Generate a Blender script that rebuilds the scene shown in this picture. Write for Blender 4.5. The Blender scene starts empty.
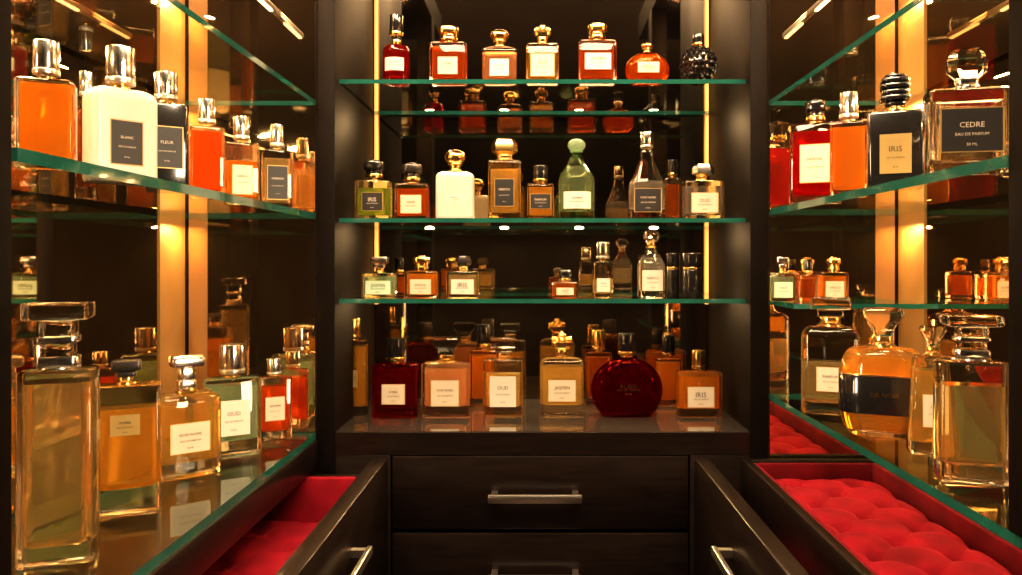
import bpy, math, random
from mathutils import Vector, Matrix
random.seed(7)
C=1.2; F=750.0; VX=538.0; VY=262.0
col=bpy.context.scene.collection
vs_=bpy.context.scene.view_settings
try: vs_.view_transform='Standard'; vs_.exposure=0.0
except Exception: pass
for lk in ('Standard - Medium High Contrast','Medium High Contrast'):
    try: vs_.look=lk; break
    except Exception: pass
# ---------------------------------------------------------------- materials
M={}
def nt(name):
    m=bpy.data.materials.new(name); m.use_nodes=True
    n=m.node_tree; n.nodes.clear()
    o=n.nodes.new('ShaderNodeOutputMaterial'); M[name]=m
    return m,n,o
def pbr(name,c,rough=.4,metal=0,coat=0,sheen=0,noise=0,scale=30,emis=None,es=0,spec=.5,stretch=None,bump=0):
    m,n,o=nt(name); p=n.nodes.new('ShaderNodeBsdfPrincipled')
    p.inputs['Base Color'].default_value=(*c,1); p.inputs['Roughness'].default_value=rough
    p.inputs['Metallic'].default_value=metal; p.inputs['Coat Weight'].default_value=coat
    p.inputs['Sheen Weight'].default_value=sheen; p.inputs['Specular IOR Level'].default_value=spec
    if sheen:
        p.inputs['Sheen Tint'].default_value=(1,.12,.16,1); p.inputs['Sheen Roughness'].default_value=.3
    if emis: 
        p.inputs['Emission Color'].default_value=(*emis,1); p.inputs['Emission Strength'].default_value=es
    if noise or bump:
        t=n.nodes.new('ShaderNodeTexCoord'); mp=n.nodes.new('ShaderNodeMapping')
        if stretch: mp.inputs['Scale'].default_value=stretch
        nz=n.nodes.new('ShaderNodeTexNoise'); nz.inputs['Scale'].default_value=scale; nz.inputs['Detail'].default_value=4
        n.links.new(t.outputs['Object'],mp.inputs[0]); n.links.new(mp.outputs[0],nz.inputs[0])
        if noise:
            r=n.nodes.new('ShaderNodeValToRGB')
            r.color_ramp.elements[0].position=.3; r.color_ramp.elements[1].position=.7
            r.color_ramp.elements[0].color=(*[x*(1-noise) for x in c],1)
            r.color_ramp.elements[1].color=(*[min(1,x*(1+noise)) for x in c],1)
            n.links.new(nz.outputs[0],r.inputs[0]); n.links.new(r.outputs[0],p.inputs['Base Color'])
        if bump:
            b=n.nodes.new('ShaderNodeBump'); b.inputs['Strength'].default_value=bump; b.inputs['Distance'].default_value=.002
            n.links.new(nz.outputs[0],b.inputs['Height']); n.links.new(b.outputs[0],p.inputs['Normal'])
    n.links.new(p.outputs[0],o.inputs[0]); return m
def glassy(name,c,rough=0.0,ior=1.45,transp=.35,tc=None):
    m,n,o=nt(name); g=n.nodes.new('ShaderNodeBsdfGlass'); g.inputs['Color'].default_value=(*c,1)
    g.inputs['Roughness'].default_value=rough; g.inputs['IOR'].default_value=ior
    t=n.nodes.new('ShaderNodeBsdfTransparent'); t.inputs[0].default_value=(*(tc or c),1)
    x=n.nodes.new('ShaderNodeMixShader'); x.inputs[0].default_value=transp
    n.links.new(g.outputs[0],x.inputs[1]); n.links.new(t.outputs[0],x.inputs[2]); n.links.new(x.outputs[0],o.inputs[0])
def liquid(name,c,fac=.27,ior=.93,rough=.0):
    m,n,o=nt(name); g=n.nodes.new('ShaderNodeBsdfGlass'); g.inputs['Color'].default_value=(*c,1)
    g.inputs['IOR'].default_value=ior; g.inputs['Roughness'].default_value=rough
    tr=n.nodes.new('ShaderNodeBsdfTranslucent'); tr.inputs[0].default_value=(*c,1)
    d=n.nodes.new('ShaderNodeBsdfDiffuse'); d.inputs[0].default_value=(*c,1)
    a=n.nodes.new('ShaderNodeMixShader'); a.inputs[0].default_value=.22
    x=n.nodes.new('ShaderNodeMixShader'); x.inputs[0].default_value=fac
    n.links.new(tr.outputs[0],a.inputs[1]); n.links.new(d.outputs[0],a.inputs[2])
    n.links.new(g.outputs[0],x.inputs[1]); n.links.new(a.outputs[0],x.inputs[2]); n.links.new(x.outputs[0],o.inputs[0])
def sheet(name,c):
    m,n,o=nt(name); t=n.nodes.new('ShaderNodeBsdfTransparent'); t.inputs[0].default_value=(*c,1)
    g=n.nodes.new('ShaderNodeBsdfGlossy'); g.inputs['Roughness'].default_value=.01; g.inputs[0].default_value=(.9,1,.95,1)
    f=n.nodes.new('ShaderNodeFresnel'); f.inputs[0].default_value=1.6
    ge=n.nodes.new('ShaderNodeNewGeometry'); s=n.nodes.new('ShaderNodeMath'); s.operation='SUBTRACT'; s.inputs[0].default_value=1
    n.links.new(ge.outputs['Backfacing'],s.inputs[1]); mu=n.nodes.new('ShaderNodeMath'); mu.operation='MULTIPLY'
    n.links.new(f.outputs[0],mu.inputs[0]); n.links.new(s.outputs[0],mu.inputs[1])
    x=n.nodes.new('ShaderNodeMixShader')
    n.links.new(mu.outputs[0],x.inputs[0]); n.links.new(t.outputs[0],x.inputs[1]); n.links.new(g.outputs[0],x.inputs[2]); n.links.new(x.outputs[0],o.inputs[0])
pbr('espresso',(.008,.005,.004),.3,spec=.3,noise=.35,scale=18,stretch=(1,1,8))
pbr('espresso_matte',(.0045,.003,.0024),.5,spec=.06,noise=.3,scale=10,stretch=(1,1,.3))
pbr('espresso_dark',(.005,.0035,.003),.6,spec=.05,noise=.2)
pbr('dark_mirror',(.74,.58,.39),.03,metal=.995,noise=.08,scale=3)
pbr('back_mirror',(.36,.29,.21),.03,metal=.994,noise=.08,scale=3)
pbr('bronze',(.20,.105,.028),.5,metal=.3,noise=.12,scale=12)
pbr('counter',(.03,.026,.023),.08,coat=.8,noise=.1,scale=10)
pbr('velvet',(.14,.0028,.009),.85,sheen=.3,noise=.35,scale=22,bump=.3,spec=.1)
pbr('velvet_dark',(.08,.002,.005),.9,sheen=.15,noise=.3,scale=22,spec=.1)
pbr('gold',(.9,.6,.22),.2,metal=1,noise=.05)
pbr('silver',(.85,.8,.74),.18,metal=1,noise=.04)
pbr('steel',(.72,.68,.63),.28,metal=1,noise=.05)
pbr('black',(.010,.009,.009),.15,coat=.6,noise=.1)
pbr('blackmetal',(.08,.07,.065),.25,metal=.8,noise=.1)
pbr('cream',(.42,.36,.28),.55,noise=.04); pbr('white',(.44,.415,.365),.5,noise=.03)
pbr('ink',(.012,.010,.008),.6,noise=.1); pbr('blacklabel',(.010,.009,.010),.45,noise=.1)
pbr('goldlabel',(.42,.29,.11),.35,metal=.6,noise=.06); pbr('greenlabel',(.32,.42,.31),.5,noise=.05)
pbr('led',(1,.6,.2),.5,emis=(1,.42,.08),es=.45,noise=.01)
pbr('lamp',(1,.8,.5),.5,emis=(1,.74,.42),es=2.5,noise=.01)
pbr('room',(.05,.033,.024),.7,noise=.2,scale=3); pbr('floorwood',(.05,.028,.016),.35,noise=.4,scale=6,stretch=(8,1,1))
pbr('frost',(.40,.38,.335),.35,coat=.3,noise=.03); pbr('shelfedge',(.011,.07,.055),.08,coat=.5,noise=.15)
glassy('glass',(.99,.98,.96),transp=.18); glassy('greenglass',(.72,.86,.68)); glassy('redglass',(.95,.3,.2),transp=.35)
glassy('heavyglass',(.995,.985,.955),transp=.04); glassy('amberglass',(.95,.6,.28)); glassy('rubyglass',(.6,.07,.03),transp=.3)
glassy('air',(1,1,1),ior=.69,transp=.05)
sheet('shelfglass',(.95,.975,.955))
liquid('amber',(.96,.50,.10)); liquid('orange',(.96,.32,.06)); liquid('red',(.7,.035,.02)); liquid('gold_l',(.99,.77,.36),.18)
liquid('champ',(.99,.87,.6),.12); liquid('green_l',(.6,.7,.2),.3); liquid('water',(.97,.95,.9),.08)
liquid('honey',(.995,.88,.62),.07,ior=.9)
liquid('peach',(.98,.62,.38),.3); liquid('damber',(.7,.30,.07),.25); liquid('darkred',(.4,.025,.01),.2); liquid('seafoam',(.72,.87,.7),.22); liquid('brass_l',(.98,.66,.2),.22)
# ---------------------------------------------------------------- mesh builder
class MB:
    def __init__(s): s.v=[];s.f=[];s.m=[];s.mats=[]
    def mi(s,n):
        if n not in s.mats: s.mats.append(n)
        return s.mats.index(n)
    def add(s,vs,fs,mat):
        b=len(s.v); s.v+=[tuple(p) for p in vs]; k=s.mi(mat)
        for f in fs: s.f.append([i+b for i in f]); s.m.append(k)
    def loft(s,rings,mat,seg=4,off=(0,0)):
        vs=[];fs=[]
        for (z,hx,hy,r) in rings: vs+=ringpts(hx,hy,r,z,seg,off)
        n=4*(seg+1)
        for i in range(len(rings)-1):
            for j in range(n):
                k=(j+1)%n; fs.append([i*n+j,i*n+k,(i+1)*n+k,(i+1)*n+j])
        fs.append(list(range(n))[::-1]); fs.append([(len(rings)-1)*n+j for j in range(n)])
        s.add(vs,fs,mat)
    def box(s,x0,x1,y0,y1,z0,z1,mat,b=0):
        if b:
            cx=(x0+x1)/2; cy=(y0+y1)/2
            s.slab(z0,z1,(x1-x0)/2,(y1-y0)/2,b,b,mat,seg=2,off=(cx,cy)); return
        vs=[(x,y,z) for z in (z0,z1) for y in (y0,y1) for x in (x0,x1)]
        s.add(vs,[[0,2,3,1],[4,5,7,6],[0,1,5,4],[2,6,7,3],[0,4,6,2],[1,3,7,5]],mat)
    def slab(s,z0,z1,hx,hy,r,b,mat,seg=4,off=(0,0)):
        b=min(b,(z1-z0)*.45,hx*.5,hy*.5); r=max(min(r,hx,hy),1e-5); rr=max(r-b*.6,1e-5); c=.3*b
        s.loft([(z0,hx-b,hy-b,min(rr,hx-b,hy-b)),(z0+c,hx-c,hy-c,min(r,hx-c,hy-c)),(z0+b,hx,hy,r),(z1-b,hx,hy,r),(z1-c,hx-c,hy-c,min(r,hx-c,hy-c)),(z1,hx-b,hy-b,min(rr,hx-b,hy-b))],mat,seg,off)
    def sphere(s,cx,cy,cz,rx,ry,rz,mat,nu=16,nv=10,fn=None):
        vs=[];fs=[]
        for i in range(1,nv):
            a=math.pi*i/nv
            for j in range(nu):
                t=2*math.pi*j/nu; k=fn(i,j) if fn else 1
                vs.append((cx+rx*k*math.sin(a)*math.cos(t),cy+ry*k*math.sin(a)*math.sin(t),cz-rz*k*math.cos(a)))
        vs+= [(cx,cy,cz-rz),(cx,cy,cz+rz)]; L=len(vs)
        for i in range(nv-2):
            for j in range(nu):
                k=(j+1)%nu; fs.append([i*nu+j,i*nu+k,(i+1)*nu+k,(i+1)*nu+j])
        for j in range(nu):
            k=(j+1)%nu; fs.append([L-2,k,j]); fs.append([L-1,(nv-2)*nu+j,(nv-2)*nu+k])
        s.add(vs,fs,mat)
    def obj(s,name,loc=(0,0,0),rot=0,angle=32,parent=None):
        me=bpy.data.meshes.new(name); me.from_pydata(s.v,[],s.f)
        for n in s.mats: me.materials.append(M[n])
        me.polygons.foreach_set('material_index',s.m); me.polygons.foreach_set('use_smooth',[True]*len(s.f))
        me.update(); me.set_sharp_from_angle(angle=math.radians(angle))
        o=bpy.data.objects.new(name,me); o.location=loc; o.rotation_euler=(0,0,rot); col.objects.link(o)
        if parent: 
            o.parent=parent; o.location=(loc[0]-parent.location[0],loc[1]-parent.location[1],loc[2]-parent.location[2])
        return o
def ringpts(hx,hy,r,z,seg,off=(0,0)):
    r=max(min(r,hx,hy),1e-5); out=[]
    for q,(sx,sy) in enumerate(((1,1),(-1,1),(-1,-1),(1,-1))):
        for i in range(seg+1):
            a=math.pi/2*(q+i/seg); out.append((off[0]+sx*(hx-r)+r*math.cos(a),off[1]+sy*(hy-r)+r*math.sin(a),z))
    return out
_t={}
def textmesh(w):
    if w not in _t:
        c=bpy.data.curves.new('t','FONT'); c.body=w; c.align_x='CENTER'; c.align_y='CENTER'; c.resolution_u=2
        o=bpy.data.objects.new('t',c); col.objects.link(o); dg=bpy.context.evaluated_depsgraph_get(); dg.update()
        me=o.evaluated_get(dg).to_mesh(); vs=[tuple(v.co) for v in me.vertices]; fs=[list(p.vertices) for p in me.polygons]
        xs=[v[0] for v in vs]; ys=[v[1] for v in vs]; cx=(min(xs)+max(xs))/2; cy=(min(ys)+max(ys))/2; W=max(xs)-min(xs)
        _t[w]=([((v[0]-cx)/W,(v[1]-cy)/W) for v in vs],fs); o.to_mesh_clear(); bpy.data.objects.remove(o); bpy.data.curves.remove(c)
    return _t[w]
# ---------------------------------------------------------------- bottle
def prof(kind,u):
    if kind=='box': return 1,1
    if kind=='round': 
        if u>.78: k=math.sqrt(max(0,1-((u-.78)/.235)**2)); k=.4+.6*k; return k,k
        return 1,1
    if kind=='shoulder':
        if u>.62: t=(u-.62)/.38; k=1-.62*(t*t*(3-2*t)); return k,k
        return 1,1
    if kind=='softbox':
        if u>.88: t=(u-.88)/.12; k=1-.22*t*t; return k,k
        return 1,1
    if kind=='decanter':
        if u<.5: return 1-.06*u,1-.06*u
        t=(u-.5)/.5; k=.97-.62*min(1,t*1.35)**.9 if t<.74 else .35; return k,k
    if kind=='taper': return 1-.22*u,1-.22*u
    if kind=='trap': return .86+.14*u,.86+.14*u
    if kind=='disc':
        a=(u-.46)/.54 if u>.46 else (u-.46)/.62
        k=math.sqrt(max(.03,1-a*a)); return k,.55+.45*k
    if kind=='globe':
        a=(u-.48)*2*.93; k=math.sqrt(max(.02,1-a*a)); return k,k
    if kind=='cushion':
        a=abs(u-.5)*2; k=(1-a**4*.28); return k,k
WORDS=['PARFUM','AMBRE','ROSE NOIRE','OUD','JASMIN','SANTAL','IRIS','CEDRE','FLEUR','NEROLI']
wi=[0]
def cap(b,kind,z0,z1,cw,mat,dr=1,col_='gold'):
    h=z1-z0; cy=cw*dr
    if kind=='cyl': 
        b.slab(z0,z0+h*.16,cw*1.04,cy*1.04,1,.0006,'gold' if mat!='silver' else 'steel',seg=6); b.slab(z0+h*.17,z1,cw,cy,1,.0008,mat,seg=8)
    elif kind=='box':
        b.slab(z0,z0+h*.15,cw*.8,cy*.8,.002,.0005,col_); b.slab(z0+h*.16,z1,cw,cy,.003,.0022,mat)
    elif kind=='ball':
        b.slab(z0,z0+h*.25,cw*.5,cw*.5,1,.0008,col_,seg=6); b.sphere(0,0,z0+h*.62,cw,cw*.9,h*.4,mat,20,12)
        b.slab(z0+h*.2,z0+h*.3,cw*.7,cw*.7,1,.0008,mat,seg=6)
    elif kind=='flare':
        b.slab(z0,z0+h*.2,cw*.55,cy*.55,1,.0006,col_)
        b.loft([(z0+h*.2,cw*.5,cy*.5,.003),(z0+h*.45,cw*.62,cy*.62,.003),(z0+h*.82,cw,cy,.003),(z0+h*.9,cw,cy,.003),(z1,cw*.86,cy*.86,.002)],mat,3)
    elif kind=='flat':
        b.slab(z0,z0+h*.22,cw*.5,cy*.55,1,.0006,col_); b.slab(z0+h*.23,z0+h*.5,cw*.66,cy*.7,.002,.001,mat)
        b.slab(z0+h*.52,z1,cw,cy,.002,.0015,mat)
    elif kind=='tier':
        b.slab(z0,z0+h*.25,cw*.58,cy*.7,.004,.001,'silver'); b.slab(z0+h*.27,z0+h*.62,cw*.52,cy*.6,.004,.001,mat)
        b.slab(z0+h*.64,z1,cw,cy,.003,.003,mat)
    elif kind=='block':
        b.slab(z0,z0+h*.16,cw*.62,cy*.62,.003,.0008,'silver'); b.slab(z0+h*.17,z0+h*.36,cw*.5,cy*.55,.003,.0008,mat); b.slab(z0+h*.37,z0+h*.47,cw*.62,cy*.65,.003,.0008,'silver')
        b.slab(z0+h*.48,z0+h*.72,cw*.55,cy*.6,.003,.001,mat); b.slab(z0+h*.73,z1,cw,cy,.002,.002,mat)
    elif kind=='facet':
        b.slab(z0,z0+h*.18,cw*.6,cy*.6,1,.0006,col_)
        b.loft([(z0+h*.18,cw*.6,cy*.6,.003),(z0+h*.35,cw,cy,.006),(z0+h*.7,cw,cy,.006),(z1,cw*.72,cy*.72,.004)],mat,1)
    elif kind=='dome':
        b.slab(z0,z0+h*.2,cw*.9,cw*.9,1,.0006,col_,seg=6)
        b.slab(z0+h*.2,z0+h*.42,cw*.82,cw*.82,1,.0006,mat,seg=6)
        b.slab(z0+h*.42,z0+h*.9,cw,cw,cw*.7,.002,mat,seg=6)
        b.slab(z0+h*.9,z1,cw*.5,cw*.5,1,.0006,mat,seg=6)
    elif kind=='crown':
        b.slab(z0,z0+h*.22,cw*.6,cw*.6,1,.0006,mat,seg=6)
        b.loft([(z0+h*.2,cw*.55,cw*.45,.9),(z0+h*.35,cw*.95,cw*.6,.9),(z0+h*.55,cw,cw*.6,.9),(z0+h*.62,cw*.7,cw*.5,.9)],mat,5)
        for k in range(8):
            a=k*math.pi/4; b.sphere(cw*.75*math.cos(a),cw*.5*math.sin(a),z0+h*.66,cw*.2,cw*.2,h*.13,mat,8,6)
        b.sphere(0,0,z0+h*.8,cw*.42,cw*.35,h*.2,mat,12,8)
    elif kind=='ornate':
        for i,(k,w) in enumerate(((.0,.7),(.18,1),(.36,.9),(.54,1.0),(.72,.95),(.9,.7))):
            b.slab(z0+h*k,z0+h*min(1,k+.175),cw*w,cw*w*.9,cw*.4,.002,mat,3)
def bottle(name,x0,x1,ytop,ybody,Y,z,kind='box',liq='amber',lvl=.88,capk='cyl',capw=.5,capm='gold',ycap=None,
           label=('cream',.62,.5,.42),rot=0,dr=.5,g='glass',tb=.13,collar='gold',capdr=None,r=None,word=None,extra=None):
    zt=(VY-ytop)/F*Y; zb=(VY-ybody)/F*Y; H=zt-z; h=zb-z; a=math.radians(rot)
    hx=(x1-x0)/2*Y/F; cx=((x0+x1)/2-VX)/F*Y
    for _ in range(12):
        hy=hx*dr; xs=[]
        for sx in (-1,1):
            for sy in (-1,1):
                px=cx+sx*hx*math.cos(a)-sy*hy*math.sin(a); py=Y+sx*hx*math.sin(a)+sy*hy*math.cos(a); xs.append(VX+F*px/py)
        w=max(xs)-min(xs); hx*= (x1-x0)/w; cx+=((x0+x1)/2-(max(xs)+min(xs))/2)*Y/F
    hy=hx*dr; b=MB()
    if r is None: r={'box':.12,'round':1,'shoulder':.9,'disc':1,'globe':1,'softbox':.25,'decanter':.5,'taper':.2,'trap':.15,'cushion':.35}[kind]
    R=lambda sx,sy,i=0: max(1e-4,min((hx*sx-i),(hy*sy-i),r*min(hx*sx,hy*sy*2)+0*i))
    def cross(zz,i=0):
        u=min(1,max(0,zz/h)); sx,sy=prof(kind,u); return hx*sx-i,hy*sy-i,R(sx,sy,i)
    bev=min(.003,h*.08,hy*.3)
    zs=[bev+ (h-2*bev)*i/ (1 if kind in('box','trap','taper') else 22) for i in range((1 if kind in('box','trap','taper') else 22)+1)]
    e=cross(0); e2=cross(h)
    rings=[(0,e[0]-bev,e[1]-bev,max(e[2]-bev*.5,1e-4)),(bev*.3,e[0]-bev*.3,e[1]-bev*.3,e[2])]+[(zz,)+cross(zz) for zz in zs]+[(h-bev*.3,e2[0]-bev*.3,e2[1]-bev*.3,e2[2]),(h,e2[0]-bev,e2[1]-bev,max(e2[2]-bev*.5,1e-4))]
    sg=8 if kind in('round','disc','globe','shoulder') else 4
    if kind=='globe':
        b.sphere(0,0,h/2,hx*.9,hx*.9,h*.5,g,24,16)
        for i in range(1,10):
            av=math.pi*i/10; nn=max(5,int(18*math.sin(av)))
            for j in range(nn):
                t=2*math.pi*(j+.5*(i%2))/nn
                b.sphere(hx*.9*math.sin(av)*math.cos(t),hx*.9*math.sin(av)*math.sin(t),h/2-h*.48*math.cos(av),hx*.13,hx*.13,hx*.13,g,6,5)
    else: b.loft(rings,g,sg)
    if liq:
        tx=hx*.11+.0008; ty=hy*.2+.0004; z0=h*tb; z1=h*lvl; n=16; t1=min(tx,ty)
        zz=[z0+(z1-z0)*i/n for i in range(n+1)]
        q=[]
        for k in zz:
            X,Yv,rr=cross(k); X=max(X-tx,.001); Yv=max(Yv-ty,.001); q.append((X,Yv,min(X,Yv,max(rr-t1,Yv*.45))))
        lr=[(z0,q[0][0]*.86,q[0][1]*.8,q[0][2]*.8),(z0+h*.012,q[0][0]*.97,q[0][1]*.95,q[0][2]*.95)]+[(zz[i]+(h*.035 if i==0 else 0),)+q[i] for i in range(n+1)]
        b.loft(lr,liq,sg)
    if ycap is None: ycap=ybody-(ybody-ytop)*.12
    zc=(VY-ycap)/F*Y-z; cw=hx*capw
    nw=cw*.55
    if zc>h+.0003: b.slab(h,zc+.0003,nw,nw,1,.0003,g if g in M and 'glass' in g else collar,seg=6)
    b.slab(h,h+max(.0018,(zc-h)*.5),nw*1.25,nw*1.25,1,.0004,collar,seg=6)
    cd=capdr if capdr else (1 if capk in('cyl','ball','dome','crown','ornate') else min(1,dr*1.3))
    cap(b,capk,max(zc,h+.0005),H,cw,capm,cd,collar)
    if label:
        bg,lw,lh,lc=label[:4]; ink='cream' if bg in('blacklabel','none') else 'ink'
        if bg=='none': ink='gold'
        lw*=.92; lh*=.9
        W=2*hx*lw; LH=h*lh; zc0=h*lc
        def fy(x,zz,e):
            X,Yy,rr=cross(zz); ax=min(abs(x),X*.98)
            if ax<X-rr: return -Yy-e
            return -(Yy-rr+math.sqrt(max(0,rr*rr-(ax-(X-rr))**2)))-e
        if bg!='none':
            for (ww,hh,e,mt) in ((W,LH,.0003,bg),)+(((W*1.06,LH*1.05,.00015,'goldlabel'),) if bg in('cream','blacklabel') else ()):
                nx,nz=10,6
                vs=[(-ww/2+ww*i/nx,fy(-ww/2+ww*i/nx,zc0-hh/2+hh*j/nz,e),zc0-hh/2+hh*j/nz) for j in range(nz+1) for i in range(nx+1)]
                fs=[[j*(nx+1)+i,j*(nx+1)+i+1,(j+1)*(nx+1)+i+1,(j+1)*(nx+1)+i] for j in range(nz) for i in range(nx)]
                b.add(vs,fs,mt)
        wd=word or WORDS[wi[0]%len(WORDS)]; wi[0]+=1
        for (tx,fr,dz) in ((wd,.58,.12),('EAU DE PARFUM',.55,-.1),('50 ML',.18,-.34)):
            vs,fs=textmesh(tx); s=W*fr
            if len(tx)<6 and fr>.4: s*=.7
            b.add([(x*s,fy(x*s,zc0+LH*dz+y*s,.0006),zc0+LH*dz+y*s) for x,y in vs],fs,ink)
    if extra: extra(b,hx,hy,h,H)
    return b.obj(name,(cx,Y,C+z),a)
P='perfume_bottle'
# ---------------------------------------------------------------- room
def bx(name,x0,x1,y0,y1,z0,z1,mat,b=0,parent=None):
    m=MB(); cx,cy,cz=(x0+x1)/2,(y0+y1)/2,(z0+z1)/2
    m.box(x0-cx,x1-cx,y0-cy,y1-cy,z0-cz,z1-cz,mat,b); return m.obj(name,(cx,cy,cz+C),parent=parent)
bx('floor',-2.6,2.6,-5,1.4,-1.25,-1.2,'floorwood'); bx('ceiling',-2.6,2.6,-5,1.4,1.2,1.25,'room')
bx('wall_back',-2.6,2.6,1.3,1.4,-1.2,1.2,'room'); bx('wall_front',-2.6,2.6,-5.1,-5,-1.2,1.2,'room')
bx('wall_left',-2.7,-2.6,-5,1.4,-1.2,1.2,'room'); bx('wall_right',2.6,2.7,-5,1.4,-1.2,1.2,'room')
XL,XR,WL,WR=-.295,.307,-.47,.48; CL,CR=-.271,.283; ZB=-.2267; TOP=.75
bx('wall_partition_left',XL,CL,1.0,1.27,-1.2,TOP,'espresso_matte',.001); bx('wall_partition_right',CR,XR,1.0,1.27,-1.2,TOP,'espresso_matte',.001)
bx('wall_alcove_back',CL,CR,1.25,1.27,ZB,TOP,'espresso_dark'); bx('ceiling_alcove',CL,CR,1.0,1.249,TOP-.03,TOP,'espresso')
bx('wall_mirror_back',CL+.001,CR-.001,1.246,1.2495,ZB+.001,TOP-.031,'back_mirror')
DU=bpy.data.objects.new('drawer_unit',None); DU.location=(0,1.1,0); col.objects.link(DU)
m=MB()
for p in [(CL+.0005,CR-.0005,1.0,1.2495,ZB-.0305,ZB-.001,'espresso'),(CL+.0005,CR-.0005,1.004,1.2455,ZB-.001,ZB,'counter'),
 (CL+.0005,-.197,1.0,1.2495,-1.2,ZB-.031,'espresso',.001),(.203,CR-.0005,1.0,1.2495,-1.2,ZB-.031,'espresso',.001),(-.197,.203,1.03,1.05,-1.2,ZB-.031,'espresso_dark')]:
    m.box(*p[:7],b=p[7] if len(p)>7 else 0)
m.obj('carcass',(0,0,C),parent=DU)
def drawer_face(z0,z1,hz,i):
    m=MB(); m.box(-.1945,.2005,1.0,1.02,z0,z1,'espresso',.0015)
    hw=.0615; cx=-.004
    m.box(cx-hw,cx+hw,.975,.981,hz-.0055,hz+.0055,'steel',.0015)
    for s in(-1,1): m.box(cx+s*(hw-.008)-.004,cx+s*(hw-.008)+.004,.98,1.0005,hz-.0045,hz+.0045,'steel')
    return m.obj('drawer_%d'%i,(0,0,C),parent=DU)
drawer_face(-.3565,-.2585,-.309,1); drawer_face(-.468,-.362,-.414,2); drawer_face(-.62,-.473,-.54,3); drawer_face(-.80,-.625,-.71,4)
for x in (CL+.0035,CR-.0035): bx('led_profile',x-.0022,x+.0022,1.238,1.2455,-.07,TOP-.04,'led')
def shelf(x0,x1,y0,y1,zt,t=.006,name='glass_shelf'):
    m=MB(); cx,cy,cz=(x0+x1)/2,(y0+y1)/2,zt-t/2
    vs=[(x,y,z) for z in (-t/2,t/2) for y in (y0-cy,y1-cy) for x in (x0-cx,x1-cx)]
    m.add(vs,[[0,2,3,1],[4,5,7,6]],'shelfglass'); m.add(vs,[[0,1,5,4],[2,6,7,3],[0,4,6,2],[1,3,7,5]],'shelfedge')
    return m.obj(name,(cx,cy,cz+C))
for zt in (.249,.0598,-.0503): shelf(CL,CR,1.022,1.236,zt)
shelf(WL,XL,.425,.996,.214); shelf(WL,XL,.425,.996,.065,.008); shelf(WL,XL,.2,.996,ZB,.009)
shelf(XR,WR,.49,.996,.214); shelf(XR,WR,.49,.996,.07,.008); shelf(XR,WR,.2,.996,-.175,.0075)
shelf(XR,WR,.9,.996,-.0503,.006)
bx('wall_cabinet_left',WL-.03,WL-.004,.2,1.03,-1.2,TOP,'espresso'); bx('wall_cabinet_right',WR+.004,WR+.03,.2,1.03,-1.2,TOP,'espresso')
bx('wall_end_left',WL-.004,XL,1.0,1.03,-1.2,TOP,'espresso'); bx('wall_end_right',XR,WR+.004,1.0,1.03,-1.2,TOP,'espresso')
bx('ceiling_cabinet_left',WL-.004,XL,.2,1.0,TOP-.07,TOP,'espresso_dark'); bx('ceiling_cabinet_right',XR,WR+.004,.2,1.0,TOP-.07,TOP,'espresso_dark')
bx('trim_3',-.335,-.293,.37,.418,ZB,TOP-.07,'espresso_dark',.001); bx('trim_4',.304,.345,.43,.485,-.174,TOP-.07,'espresso_dark',.001)
bx('trim_5',WL-.004,XL+.003,.2,.995,ZB-.045,ZB-.0095,'espresso',.001)
bx('base_cabinet',WL-.0035,XL+.003,.2,.999,-1.2,-.4255,'espresso',.001); bx('base_cabinet',XR,WR+.0035,.2,.999,-1.2,-.4255,'espresso',.001)
bx('trim_6',WL-.004,XL+.003,.2,.42,-.425,ZB-.046,'espresso'); bx('trim_7',XR,WR+.004,.2,.999,-.322,-.3105,'espresso')
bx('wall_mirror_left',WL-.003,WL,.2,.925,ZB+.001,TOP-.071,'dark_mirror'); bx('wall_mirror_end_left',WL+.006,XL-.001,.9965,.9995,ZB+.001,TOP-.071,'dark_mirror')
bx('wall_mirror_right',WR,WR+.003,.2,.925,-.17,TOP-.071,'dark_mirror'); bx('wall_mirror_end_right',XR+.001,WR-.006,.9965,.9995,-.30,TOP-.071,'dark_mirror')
bx('trim_1',WL-.0035,WL+.0015,.93,.996,ZB+.001,TOP-.071,'bronze'); bx('trim_2',WR-.0015,WR+.0035,.93,.996,-.30,TOP-.071,'bronze')
for x in (-.345,.36):
    m=MB(); m.box(-.004,.004,-.04,.056,.001,.008,'steel',.001); m.box(-.0022,.0022,-.036,.03,-.001,.001,'lamp'); m.obj('picture_light',(x,.94,C+.325))
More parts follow.
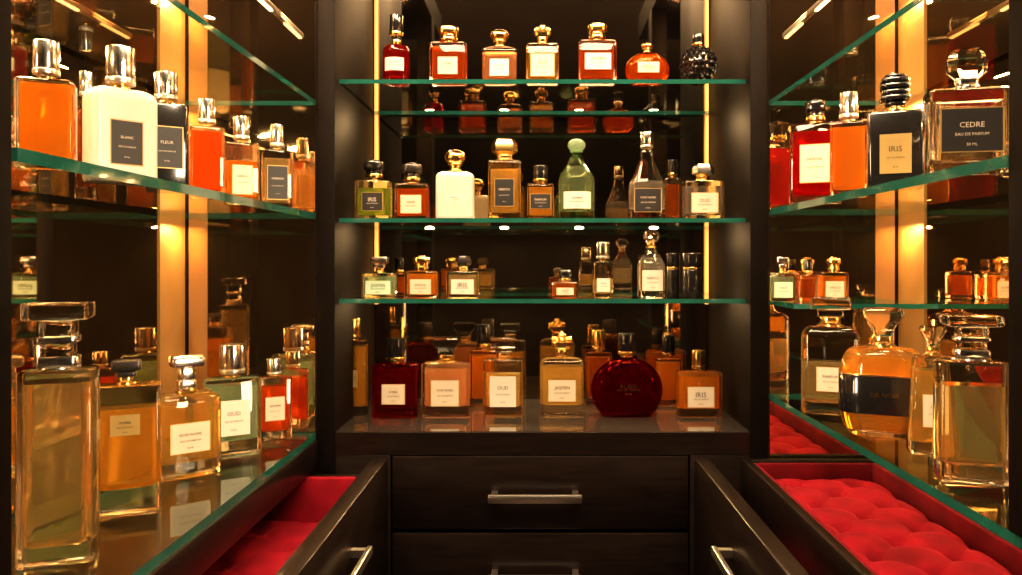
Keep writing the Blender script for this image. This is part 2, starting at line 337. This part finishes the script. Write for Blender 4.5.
# ---------------------------------------------------------------- open drawers
def handle_x(m,x,s,yc,z,hw=.06):
    m.box(x+s*.018-.003,x+s*.018+.003,yc-hw,yc+hw,z-.005,z+.005,'steel',.0015)
    for k in(-1,1): m.box(min(x,x+s*.016),max(x,x+s*.016),yc+k*(hw-.008)-.004,yc+k*(hw-.008)+.004,z-.004,z+.004,'steel')
def cushion(m,x0,x1,y0,y1,z,amp,pitch,mat):
    nx=int((x1-x0)/.002); ny=int((y1-y0)/.002); vs=[];fs=[]
    ox=(x0+x1)/2; oy=(y0+y1)/2
    for j in range(ny+1):
        for i in range(nx+1):
            x=x0+(x1-x0)*i/nx; y=y0+(y1-y0)*j/ny
            u=math.pi*((x-ox)/pitch+(y-oy)/pitch)*.5; v=math.pi*((x-ox)/pitch-(y-oy)/pitch)*.5
            a,bb=abs(math.sin(u)),abs(math.sin(v))
            d=math.sqrt(a*a+bb*bb)
            hgt=amp*(.22*min(a,bb)**.4+.78*(1-math.exp(-d*d*3.2)))
            ed=max(0,min(x-x0,x1-x,y-y0,y1-y)); hgt*=min(1,ed/.02)**.5*.6+.4
            hgt+=.0007*math.sin(x*90+1.3*math.sin(y*40))*math.sin(y*70)
            vs.append((x,y,z+hgt))
    for j in range(ny):
        for i in range(nx): k=j*(nx+1)+i; fs.append([k,k+1,k+nx+2,k+nx+1])
    m.add(vs,fs,mat)
    n=6
    for p in range(-n,n+1):
        for q in range(-n,n+1):
            x=ox+(p+q)*pitch; y=oy+(p-q)*pitch
            if x0+.01<x<x1-.01 and y0+.01<y<y1-.01: m.sphere(x,y,z+.0015,.005,.005,.003,mat,12,8)
m=MB()  # left open drawer
m.box(-.217,-.197,.44,.985,-.425,-.257,'espresso',.0015)
m.box(-.445,-.2175,.965,.977,-.42,-.2765,'espresso'); m.box(-.445,-.2175,.45,.462,-.42,-.2765,'espresso')
m.box(-.457,-.4455,.45,.977,-.42,-.2765,'espresso'); m.box(-.445,-.2175,.4625,.9645,-.42,-.41,'espresso')
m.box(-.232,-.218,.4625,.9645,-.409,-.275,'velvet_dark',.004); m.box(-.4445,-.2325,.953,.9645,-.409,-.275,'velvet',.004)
cushion(m,-.4445,-.2325,.4635,.9525,-.335,.012,.05,'velvet')
handle_x(m,-.197,1,.74,-.307); m.obj('velvet_lined_drawer',(0,0,C))
m=MB()  # right open drawer
m.box(.205,.224,.44,.985,-.425,-.257,'espresso',.0015)
m.box(.2245,.46,.965,.977,-.42,-.328,'espresso'); m.box(.2245,.46,.45,.462,-.42,-.328,'espresso'); m.box(.2245,.46,.4625,.9645,-.42,-.41,'espresso')
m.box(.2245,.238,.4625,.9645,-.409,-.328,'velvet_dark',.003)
cushion(m,.2385,.46,.4635,.9645,-.37,.01,.11,'velvet')
handle_x(m,.205,-1,.74,-.307); m.obj('velvet_lined_drawer',(0,0,C))
m=MB()  # jewellery tray
x0,x1,y0,y1,zt=.268,.452,.36,.99,-.2587; w=.011
m.box(x0,x0+w,y0,y1,-.31,zt,'espresso',.0015); m.box(x1-w,x1,y0,y1,-.31,zt,'espresso',.0015)
m.box(x0+w,x1-w,y1-w,y1,-.31,zt,'espresso',.0015); m.box(x0+w,x1-w,y0,y0+w,-.31,zt,'espresso',.0015)
m.box(x0+w,x1-w,y0+w,y1-w,-.31,-.304,'espresso')
q=.007
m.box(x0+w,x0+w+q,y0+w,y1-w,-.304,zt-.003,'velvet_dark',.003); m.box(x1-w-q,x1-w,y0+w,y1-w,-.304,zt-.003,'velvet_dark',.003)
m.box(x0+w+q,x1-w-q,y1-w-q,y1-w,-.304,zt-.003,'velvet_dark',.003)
cushion(m,x0+w+q,x1-w-q,y0+w,y1-w-q,-.292,.017,.038,'velvet'); m.obj('tufted_velvet_tray',(0,0,C))
# ---------------------------------------------------------------- bottles: centre
S1,S2,S3=.249,.0598,-.0503
Y=1.055
bottle('red_'+P,380,412,16,45,Y,S1,'round','red',.95,'cyl',.5,'black',ycap=36,label=('white',.75,.36,.45),dr=1,word='ROUGE')
bottle('orange_'+P,429,468,27,44,Y,S1,'box','orange',.9,'dome',.55,'gold',label=('cream',.55,.45,.42))
bottle('peach_'+P,482,517,30,48,Y,S1,'softbox','peach',.85,'ball',.55,'gold',label=('white',.6,.5,.42))
bottle('crowned_'+P,526,559,24,45,Y,S1,'box','brass_l',.9,'crown',.55,'gold',label=('cream',.75,.6,.45))
bottle('orange_'+P,578,617,24,42,Y,S1,'box','orange',.92,'dome',.5,'gold',label=('white',.75,.42,.5))
bottle('round_amber_'+P,624,671,43,53,Y,S1,'disc','amber',.9,'ball',.28,'gold',label=('cream',.5,.36,.48),dr=.45,tb=.1,g='amberglass')
bottle('studded_black_'+P,676,722,35,47,Y,S1,'globe',None,.9,'cyl',.3,'black',label=None,dr=1,g='black')
Y=1.06
bottle('green_'+P,354,394,160,181,Y,S2,'box','green_l',.8,'dome',.55,'black',label=('blacklabel',.6,.5,.45))
bottle('amber_'+P,394,430,163,184,Y,S2,'box','orange',.85,'dome',.58,'blackmetal',label=('cream',.65,.55,.42))
bottle('frosted_'+P,435,475,150,172,Y,S2,'softbox',None,.9,'ball',.55,'gold',label=('white',.5,.25,.42),g='frost',word='BLANC')
bottle('tall_gold_capped_'+P,488,521,140,161,Y,S2,'box','gold_l',.85,'facet',.8,'gold',label=('blacklabel',.62,.5,.45))
bottle('small_amber_'+P,527,554,166,184,Y,S2,'box','brass_l',.9,'cyl',.55,'black',label=('blacklabel',.8,.45,.5))
bottle('green_glass_'+P,558,596,139,158,Y,S2,'shoulder','water',.85,'ball',.5,'seafoam',label=('white',.8,.3,.3),g='greenglass',dr=.9,collar='greenglass')
bottle('decanter_'+P,627,667,133,150,Y,S2,'decanter','water',.55,'cyl',.33,'silver',label=('blacklabel',.75,.36,.27),dr=.5,g='glass')
bottle('dark_'+P,664,681,160,178,1.15,S2,'box','damber',.85,'cyl',.6,'black',label=None)
bottle('clear_'+P,681,725,165,181,Y,S2,'box','water',.85,'facet',.55,'silver',label=('cream',.7,.55,.42))
bottle('seafoam_'+P,361,398,257,273,Y,S3,'box','seafoam',.85,'flat',.5,'silver',label=('greenlabel',.8,.6,.42))
bottle('amber_'+P,404,439,256,271,Y,S3,'box','amber',.88,'dome',.5,'gold',label=('cream',.68,.6,.42))
bottle('clear_'+P,446,480,256,271,Y,S3,'box','champ',.85,'facet',.5,'blackmetal',label=('white',.75,.6,.42))
bottle('amber_'+P,390,408,258,274,1.14,S3,'box','damber',.85,'cyl',.6,'black',label=None)
bottle('small_amber_'+P,552,578,269,282,Y,S3,'box','damber',.9,'dome',.5,'black',label=('cream',.7,.5,.42))
bottle('slim_'+P,592,614,242,261,Y,S3,'box','champ',.5,'cyl',.62,'silver',label=('white',.7,.4,.35),dr=.9,r=.9)
bottle('stoppered_'+P,636,667,230,248,Y,S3,'shoulder','water',.8,'ball',.62,'glass',label=('white',.8,.45,.35),dr=.8)
def tube(px,w,top,Y,z):
    b=MB(); hx=w/2*Y/F; H=(VY-top)/F*Y-z
    b.slab(0,H*.62,hx,hx,1,.001,'black',seg=6); b.slab(H*.62,H*.68,hx*.96,hx*.96,1,.0003,'gold',seg=6); b.slab(H*.68,H,hx,hx,1,.0015,'black',seg=6)
    b.obj('perfume_atomizer',((px-VX)/F*Y,Y,C+z))
tube(692,19,253,1.07,S3); tube(673,13,253,1.09,S3)
Y=1.11
bottle('tall_amber_'+P,336,369,318,340,Y,ZB,'box','brass_l',.92,'cyl',.5,'gold',label=('goldlabel',.5,.25,.5))
bottle('garnet_'+P,371,419,338,363,1.1,ZB,'box','darkred',.9,'cyl',.42,'black',label=('cream',.55,.4,.45),tb=.2,g='redglass')
bottle('rose_'+P,421,471,337,362,Y,ZB,'box','peach',.9,'flare',.62,'glass',label=('cream',.62,.52,.45),tb=.2)
bottle('clear_'+P,483,523,338,359,Y,ZB,'box','gold_l',.75,'flat',.62,'glass',label=('white',.72,.6,.45),tb=.18)
bottle('crowned_'+P,540,584,332,357,Y,ZB,'softbox','gold_l',.85,'crown',.5,'gold',label=('cream',.66,.4,.45),tb=.2)
bottle('round_ruby_'+P,590,665,333,357,Y,ZB,'disc','darkred',.92,'cyl',.24,'black',label=('none',.6,.3,.5),dr=.42,tb=.06,g='rubyglass',word='RUBIS')
bottle('amber_'+P,675,723,350,371,Y,ZB,'box','amber',.9,'cyl',.32,'gold',label=('cream',.64,.5,.45),tb=.18)
bottle('amber_'+P,470,497,324,350,1.19,ZB,'box','amber',.9,'cyl',.5,'black',label=None)
bottle('amber_'+P,655,682,335,358,1.19,ZB,'box','amber',.9,'cyl',.5,'black',label=None)
bottle('amber_'+P,585,612,330,352,1.195,ZB,'box','damber',.9,'cyl',.5,'gold',label=None)
# ---------------------------------------------------------------- bottles: left
Z=.065
bottle('amber_'+P,13,78,42,80,.53,Z,'box','amber',.94,'cyl',.46,'silver',label=None,rot=22,dr=.5)
bottle('frosted_'+P,80,160,48,90,.625,Z,'softbox',None,.9,'cyl',.42,'silver',label=('blacklabel',.5,.5,.42),rot=48,dr=.55,g='frost',word='BLANC')
bottle('black_'+P,144,188,73,104,.705,Z,'box',None,.9,'cyl',.55,'silver',label=('blacklabel',.8,.5,.5),rot=32,dr=.5,g='black')
bottle('orange_'+P,189,225,100,127,.78,Z,'box','orange',.93,'cyl',.5,'silver',label=None,rot=28,dr=.5)
bottle('amber_'+P,223,260,117,143,.86,Z,'box','amber',.7,'cyl',.45,'silver',label=('cream',.6,.5,.4),rot=28,dr=.5)
bottle('clear_'+P,261,293,125,150,.945,Z,'box','champ',.85,'cyl',.45,'silver',label=('blacklabel',.7,.6,.45),rot=25,dr=.5)
bottle('amber_'+P,72,98,72,100,.78,Z,'box','damber',.9,'cyl',.7,'silver',label=None,rot=10,dr=.6)
Z=ZB
bottle('heavy_glass_'+P,14,101,302,368,.57,Z,'box','honey',.93,'block',.85,'heavyglass',ycap=366,label=None,rot=20,dr=.6,g='heavyglass',tb=.1,collar='silver')
bottle('amber_'+P,88,162,360,384,.685,Z,'box','brass_l',.82,'flat',.42,'blackmetal',label=('goldlabel',.45,.18,.7),rot=25,dr=.55,g='heavyglass',tb=.2)
bottle('golden_'+P,150,223,355,392,.80,Z,'softbox','gold_l',.88,'tier',.5,'silver',label=('cream',.62,.38,.48),rot=38,dr=.5,g='heavyglass',tb=.18)
bottle('seafoam_'+P,202,262,344,377,.885,Z,'box','seafoam',.9,'cyl',.45,'silver',label=('white',.62,.5,.5),rot=30,dr=.5,tb=.2)
bottle('red_'+P,257,292,358,376,.96,Z,'box','orange',.85,'cyl',.45,'silver',label=('cream',.6,.4,.5),rot=25,dr=.45,tb=.15)
# ---------------------------------------------------------------- bottles: right
Z=.07
bottle('red_'+P,789,842,100,124,.925,Z,'box','red',.9,'dome',.42,'black',label=('cream',.6,.5,.5),rot=-24,dr=.45)
bottle('amber_'+P,830,868,93,122,.83,Z,'box','amber',.92,'cyl',.5,'silver',label=None,rot=-22,dr=.55)
bottle('black_ornate_'+P,867,924,75,112,.735,Z,'box',None,.9,'ornate',.55,'black',label=('goldlabel',.62,.55,.45),rot=-22,dr=.5,g='black')
bottle('heavy_glass_'+P,922,1014,50,90,.60,Z,'box','air',.85,'facet',.5,'heavyglass',label=('blacklabel',.8,.55,.5),rot=-12,dr=.4,g='heavyglass',tb=.14,collar='silver')
Z=-.0503
bottle('seafoam_'+P,769,796,257,273,.955,Z,'box','seafoam',.85,'flat',.5,'silver',label=('greenlabel',.8,.6,.42),rot=-8)
bottle('amber_'+P,799,818,259,275,.965,Z,'box','damber',.85,'cyl',.5,'black',label=None)
bottle('amber_'+P,818,849,257,272,.95,Z,'box','amber',.85,'dome',.5,'gold',label=('cream',.7,.6,.42),rot=-8)
Z=-.175
bottle('champagne_'+P,801,861,297,326,.875,Z,'softbox','champ',.6,'flat',.68,'glass',label=('cream',.5,.3,.4),rot=-20,dr=.5,g='heavyglass',tb=.12)
def band(b,hx,hy,h,H):
    b.slab(h*.28,h*.7,hx*1.01,hy*1.015,hy*.8,.0008,'black'); b.slab(h*.7,h*.72,hx*1.012,hy*1.02,hy*.8,.0003,'gold')
    vs,fs=textmesh('OR NOIR'); s=hx*.65; b.add([(x*s,-hy*1.015-.0005,h*.5+y*s) for x,y in vs],fs,'gold')
bottle('gold_'+P,838,931,308,347,.755,Z,'cushion','brass_l',.9,'flare',.46,'heavyglass',label=None,rot=-20,dr=.6,g='glass',r=.8,tb=.08,extra=band)
bottle('amber_'+P,905,962,326,355,.685,Z,'taper','gold_l',.85,'flare',.5,'glass',label=('cream',.5,.35,.45),rot=-16,dr=.5,g='glass')
bottle('heavy_glass_'+P,932,1013,315,360,.60,Z,'box','honey',.8,'block',.8,'heavyglass',ycap=356,label=None,rot=-14,dr=.5,g='heavyglass',tb=.15,collar='silver')
# ---------------------------------------------------------------- lights
def area(name,loc,tgt,sx,sy,p,c=(1,.75,.49),disk=False):
    l=bpy.data.lights.new(name,'AREA'); l.shape='ELLIPSE' if disk else 'RECTANGLE'; l.size=sx; l.size_y=sy; l.energy=p; l.color=c
    o=bpy.data.objects.new(name,l); o.location=(loc[0],loc[1],loc[2]+C)
    d=Vector(tgt)-Vector(loc); o.rotation_euler=d.to_track_quat('-Z','Y').to_euler(); col.objects.link(o)
area('ceiling_panel_light',(0,-.1,1.15),(0,1.0,-.05),1.2,.35,58)
area('cabinet_top_light',(-.385,.75,TOP-.075),(-.385,.75,-1),.1,.35,11,(1,.66,.36))
area('cabinet_top_light',(.39,.75,TOP-.075),(.39,.75,-1),.1,.35,11,(1,.66,.36))
area('room_fill_light',(-1.95,-1.4,.1),(.35,.7,0),.35,1.3,70); area('room_fill_light',(1.95,-1.4,.1),(-.35,.7,0),.35,1.3,70)  # added fill lights out of view, for side bottles and cap highlights
def spot(name,loc,tgt,e,size,rad,c=(1,.74,.48)):
    l=bpy.data.lights.new(name,'SPOT'); l.energy=e; l.spot_size=size; l.spot_blend=.8; l.shadow_soft_size=rad; l.color=c
    o=bpy.data.objects.new(name,l); o.location=(loc[0],loc[1],loc[2]+C)
    d=Vector(tgt)-Vector(loc); o.rotation_euler=d.to_track_quat('-Z','Y').to_euler(); col.objects.link(o)
for x in (-.42,-.14,.14,.42): spot('ceiling_spot',(x,.25,1.14),(x*.8,1.05,-.05),27,1.3,.02)
WARM=(1,.64,.3)
# puck lights added under the centre shelves' rear edge (backlight the bottles)
for z in (.242,.053,-.057):
    for x in (-.18,-.06,.06,.18): area('added_puck_light',(x+.006,1.205,z),(x+.006,1.165,z-.1),.012,.012,.45,WARM,True)
for sx,wx,z,ys in ((-1,WL,.205,(.5,.64,.78)),(1,WR,.205,(.58,.7,.82))):
    for y in ys: area('added_puck_light',(wx-sx*.03,y,z),(wx-sx*.06,y,z-.1),.02,.02,.55,WARM,True)  # added fill to brighten the bottles in the side cabinets
for sx,wx in ((-1,WL),(1,WR)):
    for zc in (.335,.20,.045):
        area('added_puck_light',(wx-sx*.02,.965,zc),(wx-sx*.002,.962,zc-.11),.012,.012,.36,(1,.57,.2),True)
for x in (-1.24,-.49,.44,.9):
    m=MB(); m.slab(-.012,0,.06,.06,1,.004,'steel',seg=6); m.slab(-.016,-.0121,.045,.045,1,.001,'lamp',seg=6); m.obj('recessed_downlight',(x,-3.8,C+1.2))
    spot('downlight',(x,-3.8,1.17),(x,-3.8,-1),40,2.5,.04)
w=bpy.data.worlds.new('w'); bpy.context.scene.world=w; w.use_nodes=True
w.node_tree.nodes['Background'].inputs[0].default_value=(.05,.03,.02,1); w.node_tree.nodes['Background'].inputs[1].default_value=.3
cd=bpy.data.cameras.new('camera'); cd.sensor_width=36; cd.lens=F/1022*36; cd.shift_x=-(VX-511)/1022; cd.shift_y=-(287.5-VY)/1022; cd.clip_start=.02
cam=bpy.data.objects.new('camera',cd); cam.location=(0,0,C); cam.rotation_euler=(math.pi/2,0,0); col.objects.link(cam); bpy.context.scene.camera=cam
